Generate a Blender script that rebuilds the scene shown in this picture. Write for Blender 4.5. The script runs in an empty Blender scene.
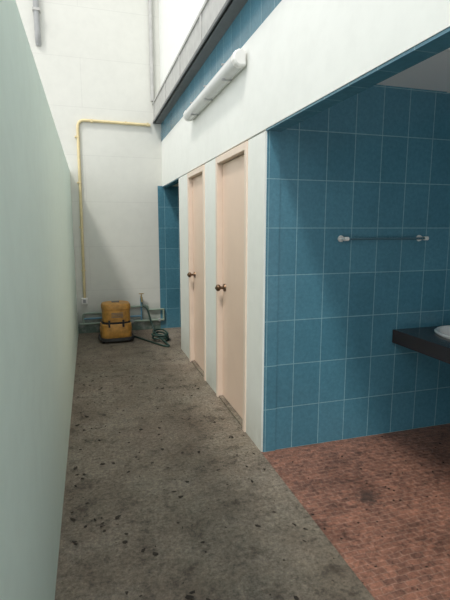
import bpy, bmesh, math, random
from mathutils import Vector, Matrix
random.seed(4)
S=bpy.context.scene
COL=S.collection
try: S.view_settings.view_transform='Standard'
except Exception: pass

# ---------------------------------------------------------------- materials
def newmat(name,rough=0.6,metal=0.0,col=(0.8,0.8,0.8),spec=None):
    m=bpy.data.materials.new(name); m.use_nodes=True
    b=m.node_tree.nodes['Principled BSDF']
    b.inputs['Base Color'].default_value=(*col,1); b.inputs['Roughness'].default_value=rough
    b.inputs['Metallic'].default_value=metal
    if spec is not None: b.inputs['Specular IOR Level'].default_value=spec
    return m,m.node_tree,b
def N(nt,t,**k):
    n=nt.nodes.new(t)
    for a,v in k.items(): setattr(n,a,v)
    return n
def noise(nt,vec,scale,detail=5,rough=0.6):
    n=N(nt,'ShaderNodeTexNoise'); n.inputs['Scale'].default_value=scale
    n.inputs['Detail'].default_value=detail; n.inputs['Roughness'].default_value=rough
    nt.links.new(vec,n.inputs['Vector']); return n.outputs['Fac']
def ramp(nt,fac,stops):
    r=N(nt,'ShaderNodeValToRGB'); e=r.color_ramp.elements
    while len(e)<len(stops): e.new(0.5)
    for i,(p,c) in enumerate(stops):
        e[i].position=p; e[i].color=(*c,1) if len(c)==3 else c
    nt.links.new(fac,r.inputs['Fac']); return r.outputs['Color']
def mix(nt,fac,a,b,mode='MIX'):
    m=N(nt,'ShaderNodeMix',data_type='RGBA',blend_type=mode)
    if isinstance(fac,(int,float)): m.inputs[0].default_value=fac
    else: nt.links.new(fac,m.inputs[0])
    for i,v in ((6,a),(7,b)):
        if isinstance(v,tuple): m.inputs[i].default_value=(*v,1)
        else: nt.links.new(v,m.inputs[i])
    return m.outputs[2]
def bump(nt,b,h,strength=0.2,dist=0.01):
    n=N(nt,'ShaderNodeBump'); n.inputs['Strength'].default_value=strength; n.inputs['Distance'].default_value=dist
    nt.links.new(h,n.inputs['Height']); nt.links.new(n.outputs['Normal'],b.inputs['Normal'])
def pos(nt): return N(nt,'ShaderNodeNewGeometry').outputs['Position']

def plaster(name,c,dirt=(0.35,0.36,0.30),dirth=0.5,joint=False,amt=0.75):
    m,nt,b=newmat(name,0.55)
    p=pos(nt)
    n1=noise(nt,p,1.3,4); n2=noise(nt,p,9,6); n3=noise(nt,p,60,3)
    c1=ramp(nt,n1,[(0.3,tuple(x*0.95 for x in c)),(0.7,c)])
    c2=mix(nt,0.35,c1,ramp(nt,n2,[(0.35,tuple(x*0.9 for x in c)),(0.6,c)]))
    sx=N(nt,'ShaderNodeSeparateXYZ'); nt.links.new(p,sx.inputs[0])
    mr=N(nt,'ShaderNodeMapRange'); mr.inputs['From Min'].default_value=0; mr.inputs['From Max'].default_value=dirth
    mr.inputs['To Min'].default_value=1; mr.inputs['To Max'].default_value=0
    nt.links.new(sx.outputs['Z'],mr.inputs['Value'])
    mm=N(nt,'ShaderNodeMath',operation='MULTIPLY'); nt.links.new(mr.outputs[0],mm.inputs[0]); nt.links.new(n2,mm.inputs[1])
    m2=N(nt,'ShaderNodeMath',operation='MULTIPLY',use_clamp=True); nt.links.new(mm.outputs[0],m2.inputs[0]); m2.inputs[1].default_value=amt*1.6
    c3=mix(nt,m2.outputs[0],c2,dirt)
    h=n3
    if joint:
        cv=N(nt,'ShaderNodeCombineXYZ'); nt.links.new(sx.outputs['X'],cv.inputs[0]); nt.links.new(sx.outputs['Z'],cv.inputs[1])
        br=N(nt,'ShaderNodeTexBrick'); br.inputs['Scale'].default_value=1; br.inputs['Brick Width'].default_value=3.4
        br.inputs['Row Height'].default_value=0.62; br.inputs['Mortar Size'].default_value=0.006; br.inputs['Mortar Smooth'].default_value=0.6
        nt.links.new(cv.outputs[0],br.inputs['Vector'])
        jf=N(nt,'ShaderNodeMath',operation='MULTIPLY'); nt.links.new(br.outputs['Fac'],jf.inputs[0]); jf.inputs[1].default_value=0.16
        c3=mix(nt,jf.outputs[0],c3,(0.3,0.3,0.28))
    nt.links.new(c3,b.inputs['Base Color']); bump(nt,b,h,0.12,0.004)
    return m

def tilemat(name,axis,ox=0.0,oz=0.0):
    m,nt,b=newmat(name,0.22)
    p=pos(nt); sx=N(nt,'ShaderNodeSeparateXYZ'); nt.links.new(p,sx.inputs[0])
    cv=N(nt,'ShaderNodeCombineXYZ')
    def add(o,v):
        a=N(nt,'ShaderNodeMath',operation='ADD'); nt.links.new(o,a.inputs[0]); a.inputs[1].default_value=v; return a.outputs[0]
    nt.links.new(add(sx.outputs[axis],ox+20),cv.inputs[0]); nt.links.new(add(sx.outputs['Z'],oz+30),cv.inputs[1])
    br=N(nt,'ShaderNodeTexBrick',offset=0.0,squash=1.0)
    br.inputs['Scale'].default_value=1; br.inputs['Brick Width'].default_value=0.2; br.inputs['Row Height'].default_value=0.3
    br.inputs['Mortar Size'].default_value=0.0024; br.inputs['Mortar Smooth'].default_value=0.1; br.inputs['Bias'].default_value=0
    br.inputs['Color1'].default_value=(0.066,0.196,0.268,1); br.inputs['Color2'].default_value=(0.082,0.23,0.31,1)
    br.inputs['Mortar'].default_value=(0.22,0.40,0.46,1)
    nt.links.new(cv.outputs[0],br.inputs['Vector'])
    n1=noise(nt,p,35,4,0.7); n2=noise(nt,p,2.2,3)
    c=mix(nt,0.5,br.outputs['Color'],ramp(nt,n1,[(0.35,(0.75,0.78,0.8)),(0.65,(1.15,1.12,1.1))]),'MULTIPLY')
    c=mix(nt,0.5,c,ramp(nt,n2,[(0.35,(0.85,0.85,0.85)),(0.65,(1.1,1.1,1.1))]),'MULTIPLY')
    nt.links.new(c,b.inputs['Base Color'])
    inv=N(nt,'ShaderNodeMath',operation='SUBTRACT'); inv.inputs[0].default_value=1; nt.links.new(br.outputs['Fac'],inv.inputs[1])
    ad=N(nt,'ShaderNodeMath',operation='MULTIPLY_ADD'); nt.links.new(n1,ad.inputs[0]); ad.inputs[1].default_value=0.25; nt.links.new(inv.outputs[0],ad.inputs[2])
    bump(nt,b,ad.outputs[0],0.25,0.004)
    return m

M_white=plaster('plaster_white',(0.84,0.855,0.815),dirth=0.35,amt=0.6)
M_mint=plaster('plaster_mint',(0.75,0.89,0.80),dirt=(0.42,0.50,0.43),dirth=0.7,amt=0.4)
M_back=plaster('plaster_back',(0.66,0.665,0.615),dirt=(0.10,0.15,0.12),dirth=0.42,joint=True,amt=1.35)
M_tileY=tilemat('blue_tile_y','X',ox=-1.08); M_tileX=tilemat('blue_tile_x','Y',ox=0.05,oz=-2.71)
M_ceil,nt,b=newmat('ceiling_panel',0.7,col=(0.88,0.89,0.88))
def simple(name,col,rough=0.5,metal=0.0,var=0.12,scale=14):
    m,nt,b=newmat(name,rough,metal)
    n=noise(nt,pos(nt),scale,4)
    nt.links.new(ramp(nt,n,[(0.3,tuple(x*(1-var) for x in col)),(0.7,tuple(min(1,x*(1+var*0.6)) for x in col))]),b.inputs['Base Color'])
    return m
M_peach=simple('door_peach',(0.80,0.61,0.49),0.35,var=0.04,scale=3)
M_frame=simple('door_frame_cream',(0.80,0.66,0.55),0.4,var=0.05,scale=5)
M_bronze=simple('bronze',(0.16,0.10,0.06),0.3,0.9)
M_steel=simple('painted_steel_grey',(0.46,0.46,0.44),0.45,0.1,var=0.15)
M_steeld=simple('steel_dark',(0.16,0.165,0.165),0.6,0.2)
M_yellow=simple('conduit_cream_yellow',(0.68,0.57,0.32),0.5)
M_pvc=simple('pipe_greengrey',(0.24,0.31,0.25),0.5)
M_pvcb=simple('pipe_blue',(0.12,0.27,0.38),0.45)
M_grey=simple('pipe_grey',(0.35,0.36,0.36),0.5)
M_plas=simple('plastic_white',(0.80,0.80,0.77),0.35,var=0.03)
M_diff=simple('diffuser',(0.66,0.67,0.66),0.25,var=0.04)
M_ochre=simple('ochre_plastic',(0.50,0.25,0.05),0.5,var=0.35,scale=16)
M_black=simple('rubber_black',(0.02,0.02,0.02),0.6)
M_hose=simple('hose_green',(0.015,0.045,0.035),0.4)
M_brass=simple('brass',(0.45,0.33,0.14),0.35,0.8)
M_granite=simple('granite_dark',(0.050,0.036,0.034),0.18,var=0.7,scale=250)
M_porc=simple('porcelain',(0.85,0.85,0.83),0.12,var=0.02)
M_chrome=simple('chrome',(0.7,0.7,0.7),0.15,1.0)
M_leaf=simple('dry_leaf',(0.040,0.030,0.021),0.8,var=0.5,scale=8)
M_rail=simple('rail_bar_bluegrey',(0.10,0.20,0.25),0.25,0.3)

# concrete floor
M_conc,nt,b=newmat('concrete_dirty',0.65)
p=pos(nt)
a1=noise(nt,p,2.3,8,0.7); a2=noise(nt,p,45,8,0.85); a3=noise(nt,p,0.9,3); a4=noise(nt,p,7.5,10,0.8)
c=ramp(nt,a1,[(0.3,(0.125,0.098,0.076)),(0.5,(0.19,0.160,0.130)),(0.72,(0.25,0.225,0.19))])
c=mix(nt,1.0,c,ramp(nt,a2,[(0.34,(0.30,0.28,0.26)),(0.5,(0.97,0.97,0.95)),(0.66,(1.7,1.66,1.6))]),'MULTIPLY')
c=mix(nt,0.85,c,ramp(nt,a4,[(0.38,(0.40,0.37,0.34)),(0.48,(1,1,1)),(0.62,(1.15,1.13,1.1))]),'MULTIPLY')
c=mix(nt,0.6,c,ramp(nt,a3,[(0.35,(0.82,0.86,0.78)),(0.65,(1.10,1.05,1.0))]),'MULTIPLY')
nt.links.new(c,b.inputs['Base Color']); bump(nt,b,a2,0.6,0.010)
# red brick floor
M_brick,nt,b=newmat('red_brick_paving',0.5)
p=pos(nt)
nw=N(nt,'ShaderNodeTexNoise'); nw.inputs['Scale'].default_value=11; nt.links.new(p,nw.inputs['Vector'])
va=N(nt,'ShaderNodeVectorMath',operation='MULTIPLY_ADD'); nt.links.new(nw.outputs['Color'],va.inputs[0]); va.inputs[1].default_value=(0.03,0.03,0); nt.links.new(p,va.inputs[2])
br=N(nt,'ShaderNodeTexBrick'); br.inputs['Scale'].default_value=1; br.inputs['Brick Width'].default_value=0.064; br.inputs['Row Height'].default_value=0.032
br.inputs['Mortar Size'].default_value=0.003; br.inputs['Mortar Smooth'].default_value=1.0
br.inputs['Color1'].default_value=(0.27,0.128,0.088,1); br.inputs['Color2'].default_value=(0.175,0.088,0.064,1); br.inputs['Mortar'].default_value=(0.30,0.19,0.145,1)
nt.links.new(va.outputs[0],br.inputs['Vector'])
b1=noise(nt,p,3.0,9,0.75); b2=noise(nt,p,30,8,0.85)
c=mix(nt,1.0,br.outputs['Color'],ramp(nt,b2,[(0.36,(0.40,0.40,0.40)),(0.64,(1.55,1.5,1.45))]),'MULTIPLY')
c=mix(nt,0.85,c,ramp(nt,b1,[(0.36,(0.38,0.37,0.36)),(0.5,(0.95,0.95,0.95)),(0.68,(1.2,1.18,1.15))]),'MULTIPLY')
# local damp stain on the paving
ds=N(nt,'ShaderNodeVectorMath',operation='DISTANCE'); nt.links.new(p,ds.inputs[0]); ds.inputs[1].default_value=(1.44,2.0,0)
dm=N(nt,'ShaderNodeMath',operation='MULTIPLY_ADD'); nt.links.new(b2,dm.inputs[0]); dm.inputs[1].default_value=0.16; nt.links.new(ds.outputs['Value'],dm.inputs[2])
c=mix(nt,ramp(nt,dm.outputs[0],[(0.11,(0.75,0.75,0.75)),(0.17,(0,0,0))]),c,(0.035,0.028,0.024))
nt.links.new(c,b.inputs['Base Color']); bump(nt,b,b2,0.35,0.006)

# ---------------------------------------------------------------- mesh helpers
def finish(bm,name,mats,parent=None,smooth=False,bevel=0):
    me=bpy.data.meshes.new(name); bmesh.ops.recalc_face_normals(bm,faces=bm.faces[:]); bm.to_mesh(me); bm.free()
    for m in (mats if isinstance(mats,list) else [mats]): me.materials.append(m)
    if smooth:
        for f in me.polygons: f.use_smooth=True
        try: me.set_sharp_from_angle(angle=math.radians(40))
        except Exception: pass
    o=bpy.data.objects.new(name,me); COL.objects.link(o)
    if parent: o.parent=parent
    if bevel:
        md=o.modifiers.new('b','BEVEL'); md.width=bevel; md.segments=2; md.limit_method='ANGLE'
    return o
def abox(bm,x0,x1,y0,y1,z0,z1,mi=0):
    v=[bm.verts.new(c) for c in ((x0,y0,z0),(x1,y0,z0),(x1,y1,z0),(x0,y1,z0),(x0,y0,z1),(x1,y0,z1),(x1,y1,z1),(x0,y1,z1))]
    for q in ((0,3,2,1),(4,5,6,7),(0,1,5,4),(1,2,6,5),(2,3,7,6),(3,0,4,7)):
        f=bm.faces.new([v[i] for i in q]); f.material_index=mi
def box(name,ext,mat,parent=None,bevel=0):
    bm=bmesh.new(); abox(bm,*ext); return finish(bm,name,mat,parent,bevel=bevel)
def boxes(name,exts,mats,parent=None,bevel=0):
    bm=bmesh.new()
    for e in exts: abox(bm,*e)
    return finish(bm,name,mats,parent,bevel=bevel)
def acyl(bm,p0,p1,r0,r1=None,seg=20,mi=0):
    r1=r0 if r1 is None else r1
    p0=Vector(p0);p1=Vector(p1);d=p1-p0;q=d.to_track_quat('Z','Y')
    M=Matrix.Translation((p0+p1)/2)@q.to_matrix().to_4x4()
    g=bmesh.ops.create_cone(bm,cap_ends=True,segments=seg,radius1=r0,radius2=r1,depth=d.length,matrix=M)
    for v in g['verts']:
        for f in v.link_faces: f.material_index=mi
def lathe(bm,c,prof,seg=36,mi=0,n=2.0,rot=0.0,sy=1.0):
    rings=[]
    for r,z in prof:
        ring=[]
        for i in range(seg):
            a=2*math.pi*i/seg; ca,sa=math.cos(a),math.sin(a)
            k=r/((abs(ca)**n+abs(sa)**n)**(1/n))
            x,y=k*ca,k*sa*sy
            ring.append(bm.verts.new((c[0]+x*math.cos(rot)-y*math.sin(rot),c[1]+x*math.sin(rot)+y*math.cos(rot),c[2]+z)))
        rings.append(ring)
    for a,bb in zip(rings,rings[1:]):
        for i in range(seg):
            f=bm.faces.new((a[i],a[(i+1)%seg],bb[(i+1)%seg],bb[i])); f.material_index=mi
    return rings
def tube(name,pts,r,mat,parent=None,smoothc=False,cyc=False):
    cu=bpy.data.curves.new(name,'CURVE'); cu.dimensions='3D'; cu.bevel_depth=r; cu.bevel_resolution=4; cu.use_fill_caps=True
    if smoothc:
        s=cu.splines.new('NURBS'); s.points.add(len(pts)-1); s.order_u=4; s.use_endpoint_u=True
    else:
        s=cu.splines.new('POLY'); s.points.add(len(pts)-1)
    for i,q in enumerate(pts): s.points[i].co=(*q,1)
    o=bpy.data.objects.new(name,cu); COL.objects.link(o); cu.materials.append(mat)
    dg=bpy.context.evaluated_depsgraph_get()
    me=bpy.data.meshes.new_from_object(o.evaluated_get(dg))
    bpy.data.objects.remove(o)
    for f in me.polygons: f.use_smooth=True
    if not me.materials: me.materials.append(mat)
    o=bpy.data.objects.new(name,me); COL.objects.link(o)
    if parent: o.parent=parent
    return o
def bend(pts,rad=0.06,n=6):
    out=[Vector(pts[0])]
    for a,b_,c_ in zip(pts,pts[1:],pts[2:]):
        a,b_,c_=map(Vector,(a,b_,c_)); u=(a-b_).normalized(); v=(c_-b_).normalized()
        for i in range(n+1):
            t=i/n; out.append((1-t)**2*(b_+u*rad)+2*t*(1-t)*b_+t*t*(b_+v*rad))
    out.append(Vector(pts[-1])); return [tuple(q) for q in out]
def empty(name,loc=(0,0,0)):
    e=bpy.data.objects.new(name,None); COL.objects.link(e); e.empty_display_size=0.1; return e

XL=-0.2; XR=1.055; XI=1.155; YB=6.65; YT=2.66; ZL=2.08; ZW=2.71; ZC=2.41; XE=2.78; Y0=-1.6
XT=0.985
# ---------------------------------------------------------------- shell
box('floor',(-3.0,XR,Y0,YB,-0.1,0),M_conc)
boxes('floor_concrete_cubicles',[(XR,XE,YT+0.1,YB,-0.1,0)],M_conc)
box('floor_brick',(XR,XE,Y0,YT+0.1,-0.1,0.0),M_brick)
box('wall_left',(XL-0.1,XL,Y0,YB,0,2.26),M_mint)
box('wall_back',(-3.0,XT,YB,YB+0.12,0,5.6),M_back)
boxes('wall_back_tiled',[(XT,XE,YB,YB+0.12,0,2.10)],M_tileY)
boxes('wall_back_upper',[(XT,XE,YB,YB+0.12,2.10,5.6)],M_back)
# door-side wall: piers + header
boxes('wall_right',[
 (XR,XI,YT,2.97,0,ZL),(XR,XI,3.75,4.16,0,ZL),(XR,XI,4.88,5.42,0,ZL),
 (XR,XI,Y0,YB,ZL+0.012,ZW)],M_white)
boxes('wall_right_header_soffit',[(XR+0.004,XI,Y0,YT,ZL,ZL+0.012),(XR+0.004,XI,5.42,YB,ZL,ZL+0.012)],M_tileX)
box('wall_right_blue_band',(XR,XI,Y0,YB,ZW,2.98),M_tileX)
box('wall_right_upper',(XR,XI,Y0,YB,2.98,5.6),M_white)
box('wall_tiled',(XI,XE,YT,YT+0.1,0,ZC+0.1),M_tileY)
box('wall_tiled_edge',(XR+0.012,XI,YT-0.008,YT,0,ZL),M_tileY)
box('wall_washroom_side',(XE,XE+0.1,Y0,YB,0,2.6),M_tileX)
box('wall_cubicle_partition',(XI,XE,5.32,5.42,0,2.5),M_tileY)
boxes('wall_cubicle_divider',[(XI,XE,3.9,4.0,0,2.5)],M_white)
# ceiling with grid strips
ex=[(XI,XE,Y0,YT,ZC,ZC+0.02)]
ceil=boxes('ceiling',ex,M_ceil)
boxes('ceiling_cubicles',[(XI,XE,YT+0.1,YB,2.5,2.52)],M_ceil)
g=[]
for k in range(8): 
    y=2.06-k*0.6
    if y>Y0: g.append((XI,XE,y-0.012,y+0.012,ZC-0.006,ZC))
for x in (1.78,2.38): g.append((x-0.012,x+0.012,Y0,YT,ZC-0.006,ZC))
boxes('trim_ceiling_grid',g,M_plas)

# ---------------------------------------------------------------- doors
def door(i,y0,y1):
    e=empty('door_%d'%i)
    fw=0.045; xt=XR-0.012
    boxes('frame',[(xt,XI,y0,y0+fw,0,ZL-0.005),(xt,XI,y1-fw,y1,0,ZL-0.005),(xt,XI,y0+fw,y1-fw,ZL-0.055,ZL-0.005)],M_frame,e,bevel=0.003)
    boxes('leaf',[(XR+0.035,XR+0.07,y0+fw+0.003,y1-fw-0.003,0.02,ZL-0.06)],M_peach,e,bevel=0.003)
    boxes('sill',[(XR+0.0,XI,y0+fw,y1-fw,0,0.015)],M_conc,e)
    bm=bmesh.new(); hy=y1-fw-0.075; hz=1.0; fx=XR+0.035
    acyl(bm,(fx,hy,hz),(fx-0.012,hy,hz),0.034,0.030,28)
    acyl(bm,(fx-0.01,hy,hz),(fx-0.045,hy,hz),0.012,0.012,16)
    bmesh.ops.create_uvsphere(bm,u_segments=20,v_segments=12,radius=0.029,matrix=Matrix.Translation((fx-0.06,hy,hz))@Matrix.Diagonal((0.8,1,1,1)))
    acyl(bm,(fx-0.082,hy,hz),(fx-0.086,hy,hz),0.008,0.007,12)
    finish(bm,'knob',M_bronze,e,smooth=True)
    bm=bmesh.new()
    for z in (0.25,1.05,1.8): acyl(bm,(XR+0.03,y0+fw+0.002,z),(XR+0.03,y0+fw+0.002,z+0.09),0.007,seg=10)
    finish(bm,'hinges',M_steel,e)
door(1,2.97,3.75); door(2,4.16,4.88)

# ---------------------------------------------------------------- steel beam (channel)
bm=bmesh.new()
bx=0.95
abox(bm,bx,bx+0.014,Y0,YB-0.002,2.95,3.22)
abox(bm,bx,XR,Y0,YB-0.002,3.20,3.22)
abox(bm,bx,XR,Y0,YB-0.002,2.95,2.965,1)
abox(bm,bx-0.012,bx,Y0,YB-0.002,2.95,2.975,1)
abox(bm,bx-0.012,bx,Y0,YB-0.002,3.195,3.22)
for k in range(8):
    y=0.2+k*0.9; abox(bm,bx-0.008,bx,y,y+0.05,2.975,3.195)
finish(bm,'steel_beam',[M_steel,M_steeld])

# ---------------------------------------------------------------- fluorescent fixture
e=empty('fluorescent_wall_light')
ya,yb=2.98,4.62; zc=2.60
boxes('backplate',[(XR-0.03,XR,ya+0.03,yb-0.03,zc-0.04,zc+0.04)],M_plas,e,bevel=0.006)
bm=bmesh.new()
prof=[(XR-0.028,-0.048),(XR-0.06,-0.052),(XR-0.085,-0.038),(XR-0.098,-0.015),(XR-0.098,0.015),(XR-0.085,0.038),(XR-0.06,0.052),(XR-0.028,0.048)]
r0=[bm.verts.new((x,ya+0.04,zc+z)) for x,z in prof]; r1=[bm.verts.new((x,yb-0.04,zc+z)) for x,z in prof]
for i in range(8): bm.faces.new((r0[i],r0[(i+1)%8],r1[(i+1)%8],r1[i]))
bm.faces.new(r0); bm.faces.new(r1)
finish(bm,'diffuser',M_diff,e,smooth=True)
for nm,ys in (('end_cap_a',(ya+0.05,ya+0.01,ya)),('end_cap_b',(yb-0.05,yb-0.01,yb))):
    bm=bmesh.new(); rs=[]
    for y,k in zip(ys,(1.06,1.04,0.82)):
        rs.append([bm.verts.new((XR-0.055+(x-(XR-0.055))*k if x<XR-0.03 else XR-0.02,y,zc+z*k)) for x,z in prof])
    for a,bb in zip(rs,rs[1:]):
        for i in range(8): bm.faces.new((a[i],a[(i+1)%8],bb[(i+1)%8],bb[i]))
    bm.faces.new(rs[0]); bm.faces.new(rs[-1])
    finish(bm,nm,M_plas,e)
bm=bmesh.new()
for y in (ya+0.3,ya+0.82,ya+1.34): abox(bm,XR-0.09,XR-0.02,y,y+0.018,zc-0.056,zc-0.045); abox(bm,XR-0.09,XR-0.02,y,y+0.018,zc+0.045,zc+0.056)
finish(bm,'clips',M_grey,e)

# ---------------------------------------------------------------- pipes on back wall
yw=YB-0.026
e=empty('yellow_conduit')
tube('conduit',bend([(0.90,yw,2.92),(-0.07,yw,2.93),(-0.09,yw,0.52)],0.1),0.019,M_yellow,e)
bm=bmesh.new()
for x in (0.1,0.55,0.85): abox(bm,x,x+0.025,yw-0.022,YB-0.001,2.905,2.945)
for z in (0.9,1.5,2.1,2.7): abox(bm,-0.115,-0.06,yw-0.02,YB-0.001,z,z+0.02)
finish(bm,'saddles',M_yellow,e)
e=empty('junction_box')
box('body',(-0.14,-0.05,YB-0.05,YB,0.43,0.52),M_plas,e,bevel=0.006)
box('switch',(-0.115,-0.075,YB-0.056,YB-0.05,0.45,0.50),M_grey,e,bevel=0.002)
tube('corner_conduit',[(0.94,YB-0.03,3.24),(0.94,YB-0.03,5.55)],0.028,M_steel)
e=empty('downpipe')
tube('pipe',bend([(-0.50,YB-0.05,5.55),(-0.50,YB-0.05,3.9),(-0.50,YB+0.0,3.82)],0.05),0.035,M_grey,e)
box('clamp',(-0.545,-0.455,YB-0.09,YB,4.2,4.23),M_steel,e)
e=empty('water_pipes')
tube('pipe_upper',bend([(-0.12,yw,0.29),(0.42,yw,0.29),(0.42,yw,0.36),(0.80,yw,0.36),(0.80,yw,0.30),(1.03,yw,0.30)],0.03),0.014,M_pvc,e)
tube('pipe_lower',[(-0.17,yw,0.14),(1.03,yw,0.14)],0.018,M_pvc,e)
tube('pipe_middle',[(-0.12,yw,0.215),(0.70,yw,0.215)],0.012,M_pvcb,e)
tube('riser',bend([(-0.12,yw,0.15),(-0.12,yw,0.29),(-0.05,yw,0.29)],0.03),0.014,M_pvc,e)
tube('riser_right',[(0.70,yw,0.14),(0.70,yw,0.50)],0.013,M_pvcb,e)
tube('end_riser',[(1.03,yw,0.13),(1.03,yw,0.31)],0.016,M_pvc,e)
bm=bmesh.new()
for x in (0.1,0.55,0.95): abox(bm,x,x+0.03,yw-0.02,YB-0.001,0.12,0.16)
finish(bm,'clips',M_grey,e)
tp=empty('tap'); tp.parent=e
bm=bmesh.new()
acyl(bm,(0.70,YB-0.02,0.50),(0.70,YB-0.12,0.50),0.014)
acyl(bm,(0.70,YB-0.12,0.51),(0.70,YB-0.135,0.44),0.012,0.014)
acyl(bm,(0.70,YB-0.08,0.50),(0.70,YB-0.08,0.55),0.009)
abox(bm,0.665,0.735,YB-0.09,YB-0.07,0.55,0.56)
finish(bm,'tap_body',M_brass,tp,smooth=True)

# hose : drapes from tap and coils near the passage
pts=[(0.70,YB-0.137,0.435),(0.70,YB-0.16,0.38),(0.76,YB-0.2,0.40),(0.80,YB-0.25,0.20),(0.84,YB-0.35,0.04),(0.88,YB-0.5,0.014),(0.95,YB-0.62,0.016)]
for k in range(40):
    a=k*0.42; r=0.12+0.02*math.sin(k*1.3)
    pts.append((0.87+r*math.cos(a-1.0)*0.85,YB-0.70+1.3*r*math.sin(a-1.0),0.018+0.0026*k))
pts+= [(0.90,YB-0.95,0.03),(0.94,YB-1.15,0.014),(0.86,YB-1.1,0.014),(0.72,YB-0.80,0.014),(0.55,YB-0.45,0.014)]
tube('garden_hose',pts,0.0125,M_hose,e,smoothc=True)

# ---------------------------------------------------------------- ochre pump / scrubber unit, two stacked casings
e=empty('yellow_pump_unit')
cx,cy=0.30,6.12; rt=math.radians(4); nn=3.6
bm=bmesh.new()
lathe(bm,(cx,cy,0.0),[(0.001,0.055),(0.192,0.055),(0.200,0.064),(0.200,0.24),(0.190,0.252),(0.001,0.252)],seg=64,n=nn,rot=rt,sy=0.9)
for s in (-1,1): abox(bm,cx+s*0.198-0.01,cx+s*0.198+0.01,cy-0.05,cy+0.05,0.15,0.19)
finish(bm,'lower_casing',M_ochre,e,smooth=True)
bm=bmesh.new()
lathe(bm,(cx+0.008,cy,0.0),[(0.001,0.272),(0.172,0.272),(0.180,0.28),(0.178,0.44),(0.188,0.444),(0.188,0.485),(0.176,0.51),(0.14,0.52),(0.001,0.522)],seg=64,n=nn,rot=rt,sy=0.9)
finish(bm,'upper_casing',M_ochre,e,smooth=True)
bm=bmesh.new(); lathe(bm,(cx,cy,0.0),[(0.001,0.250),(0.186,0.250),(0.186,0.274),(0.001,0.274)],seg=64,n=nn,rot=rt,sy=0.9)
lathe(bm,(cx,cy,0.0),[(0.001,0.026),(0.228,0.026),(0.233,0.034),(0.225,0.068),(0.001,0.068)],seg=64,n=nn,rot=rt,sy=0.9)
for s in (-1,1):
    abox(bm,cx+s*0.09-0.012,cx+s*0.09+0.012,cy-0.190,cy-0.15,0.215,0.305)
finish(bm,'base_and_latches',M_black,e)
bm=bmesh.new()
for sx2 in (-1,1):
    for sy2 in (-1,1):
        x=cx+0.17*sx2; y=cy+0.14*sy2
        acyl(bm,(x-0.014,y,0.026),(x+0.014,y,0.026),0.026,seg=18)
finish(bm,'casters',M_black,e,smooth=True)
bm=bmesh.new()
for k in range(4): abox(bm,cx-0.06,cx+0.09,cy-0.167,cy-0.14,0.34+k*0.018,0.347+k*0.018)
abox(bm,cx-0.045,cx+0.055,cy-0.03,cy+0.03,0.52,0.533)
finish(bm,'vents_and_cap',M_steeld,e)

# ---------------------------------------------------------------- towel rail
e=empty('towel_rail')
zr=1.430; 
bm=bmesh.new()
for x in (1.60,2.22):
    acyl(bm,(x,YT,zr),(x,YT-0.010,zr),0.022,0.020,20); acyl(bm,(x,YT-0.01,zr),(x,YT-0.075,zr),0.011,0.009,16)
    acyl(bm,(x-0.014,YT-0.07,zr),(x+0.014,YT-0.07,zr),0.013,0.013,16)
finish(bm,'brackets',M_plas,e,smooth=True)
tube('bar',[(1.61,YT-0.07,zr),(2.21,YT-0.07,zr)],0.008,M_rail,e)

# ---------------------------------------------------------------- vanity counter with sink
e=empty('washbasin_counter')
zc=0.785; x0=2.06; x1=XE; y0=0.4; y1=YT
sx_,sy_,ra,rb=2.44,2.33,0.20,0.24
bm=bmesh.new()
seg=48
inner=[bm.verts.new((sx_+ra*math.cos(2*math.pi*i/seg),sy_+rb*math.sin(2*math.pi*i/seg),zc)) for i in range(seg)]
def edgept(a):
    dx,dy=math.cos(a),math.sin(a); t=1e9
    if dx>1e-9:t=min(t,(x1-sx_)/dx)
    if dx<-1e-9:t=min(t,(x0-sx_)/dx)
    if dy>1e-9:t=min(t,(y1-sy_)/dy)
    if dy<-1e-9:t=min(t,(1.8-sy_)/dy)
    return (sx_+dx*t,sy_+dy*t,zc)
outer=[bm.verts.new(edgept(2*math.pi*i/seg)) for i in range(seg)]
for i in range(seg): bm.faces.new((inner[i],inner[(i+1)%seg],outer[(i+1)%seg],outer[i]))
for i in range(seg):
    a,b2=outer[i],outer[(i+1)%seg]
    if abs(a.co.x-b2.co.x)>1e-5 and abs(a.co.y-b2.co.y)>1e-5:
        c_=bm.verts.new((x0 if min(a.co.x,b2.co.x)<x0+1e-5 else x1, y1 if max(a.co.y,b2.co.y)>y1-1e-5 else 1.8, zc))
        bm.faces.new((a,b2,c_))
abox(bm,x0,x1,y0,1.8,zc-0.02,zc)
finish(bm,'slab_top',M_granite,e)
boxes('front_apron',[(x0-0.012,x0+0.01,y0,y1,zc-0.095,zc+0.001),(x0,x1,y0-0.01,y0+0.01,zc-0.095,zc)],M_granite,e,bevel=0.003)
bm=bmesh.new()
pr=[(1.10,0.0),(1.12,0.010),(1.06,0.020),(0.98,0.016),(0.93,-0.02),(0.80,-0.09),(0.5,-0.14),(0.12,-0.15),(0.11,-0.165),(0.55,-0.16),(0.88,-0.10),(0.99,-0.02),(1.0,0.0)]
rings=[[bm.verts.new((sx_+ra*k*math.cos(2*math.pi*i/seg),sy_+rb*k*math.sin(2*math.pi*i/seg),zc+z)) for i in range(seg)] for k,z in pr]
for a,bb in zip(rings,rings[1:]):
    for i in range(seg): bm.faces.new((a[i],a[(i+1)%seg],bb[(i+1)%seg],bb[i]))
finish(bm,'basin',M_porc,e,smooth=True)
bm=bmesh.new(); acyl(bm,(sx_,sy_,zc-0.152),(sx_,sy_,zc-0.145),0.026); finish(bm,'drain',M_chrome,e)
bm=bmesh.new(); acyl(bm,(2.72,sy_,zc),(2.72,sy_,zc+0.12),0.018); acyl(bm,(2.72,sy_,zc+0.11),(2.60,sy_,zc+0.09),0.011); acyl(bm,(2.72,sy_,zc+0.12),(2.72,sy_,zc+0.15),0.022)
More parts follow.
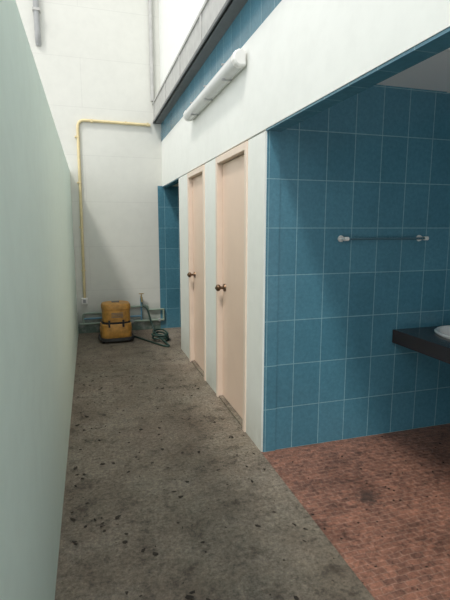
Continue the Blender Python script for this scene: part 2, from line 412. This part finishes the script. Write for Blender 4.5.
finish(bm,'faucet',M_chrome,e,smooth=True)
boxes('wall_brackets',[(x0+0.08,x1,1.2,1.24,zc-0.09,zc-0.02),(x0+0.08,x1,y0+0.1,y0+0.14,zc-0.09,zc-0.02)],M_steeld,e)

# ---------------------------------------------------------------- leaf litter / dirt
def litter(name,n,rx,ry,s0,s1,dens=None,flat=0.25):
    bm=bmesh.new()
    for _ in range(n):
        x=random.uniform(*rx); y=random.uniform(*ry)
        if dens and random.random()>dens(x,y): continue
        s=random.uniform(s0,1)**2*(s1)+s0*0.3; a=random.uniform(0,6.28); k=random.randint(5,8); el=random.uniform(0.35,0.8)
        vs=[]
        ph=random.uniform(0,3.14)
        for i in range(k):
            t=6.28*i/k; rr=s*random.uniform(0.5,1.1); u,v=rr*math.cos(t),rr*el*math.sin(t)
            vs.append(bm.verts.new((x+u*math.cos(ph)-v*math.sin(ph),y+u*math.sin(ph)+v*math.cos(ph),0.002+random.uniform(0,s*flat))))
        c=bm.verts.new((x,y,0.003+s*0.15))
        for i in range(k): bm.faces.new((vs[i],vs[(i+1)%k],c))
    return finish(bm,name,M_leaf)
litter('dry_leaf_litter',900,(XL+0.03,XR-0.03),(0.9,5.4),0.006,0.022,lambda x,y:0.85 if (x<0.0 or x>0.8 or y>4) else 0.5)
litter('dirt_crumbs',300,(XR,2.7),(1.0,2.62),0.003,0.012)

# ---------------------------------------------------------------- light
w=bpy.data.worlds.new('World'); S.world=w; w.use_nodes=True
bg=w.node_tree.nodes['Background']; bg.inputs[0].default_value=(0.97,0.985,1.0,1); bg.inputs[1].default_value=1.45
sd=bpy.data.lights.new('sun','SUN'); sd.energy=1.9; sd.angle=math.radians(8); sd.color=(1,0.96,0.90)
so=bpy.data.objects.new('sun',sd); COL.objects.link(so); so.location=(-3,-3,8)
so.rotation_euler=Vector((0.38,0.42,-0.86)).to_track_quat('-Z','Y').to_euler()

# ---------------------------------------------------------------- camera
cd=bpy.data.cameras.new('camera'); co=bpy.data.objects.new('camera',cd); COL.objects.link(co)
cd.sensor_fit='VERTICAL'; cd.sensor_height=24; cd.lens=24*450/600; cd.clip_start=0.02
co.location=(0,0,1.5)
th=math.radians(9.09); ps=math.radians(16.73)
f=Vector((math.sin(ps)*math.cos(th),math.cos(ps)*math.cos(th),-math.sin(th)))
co.rotation_euler=f.to_track_quat('-Z','Y').to_euler()
S.camera=co
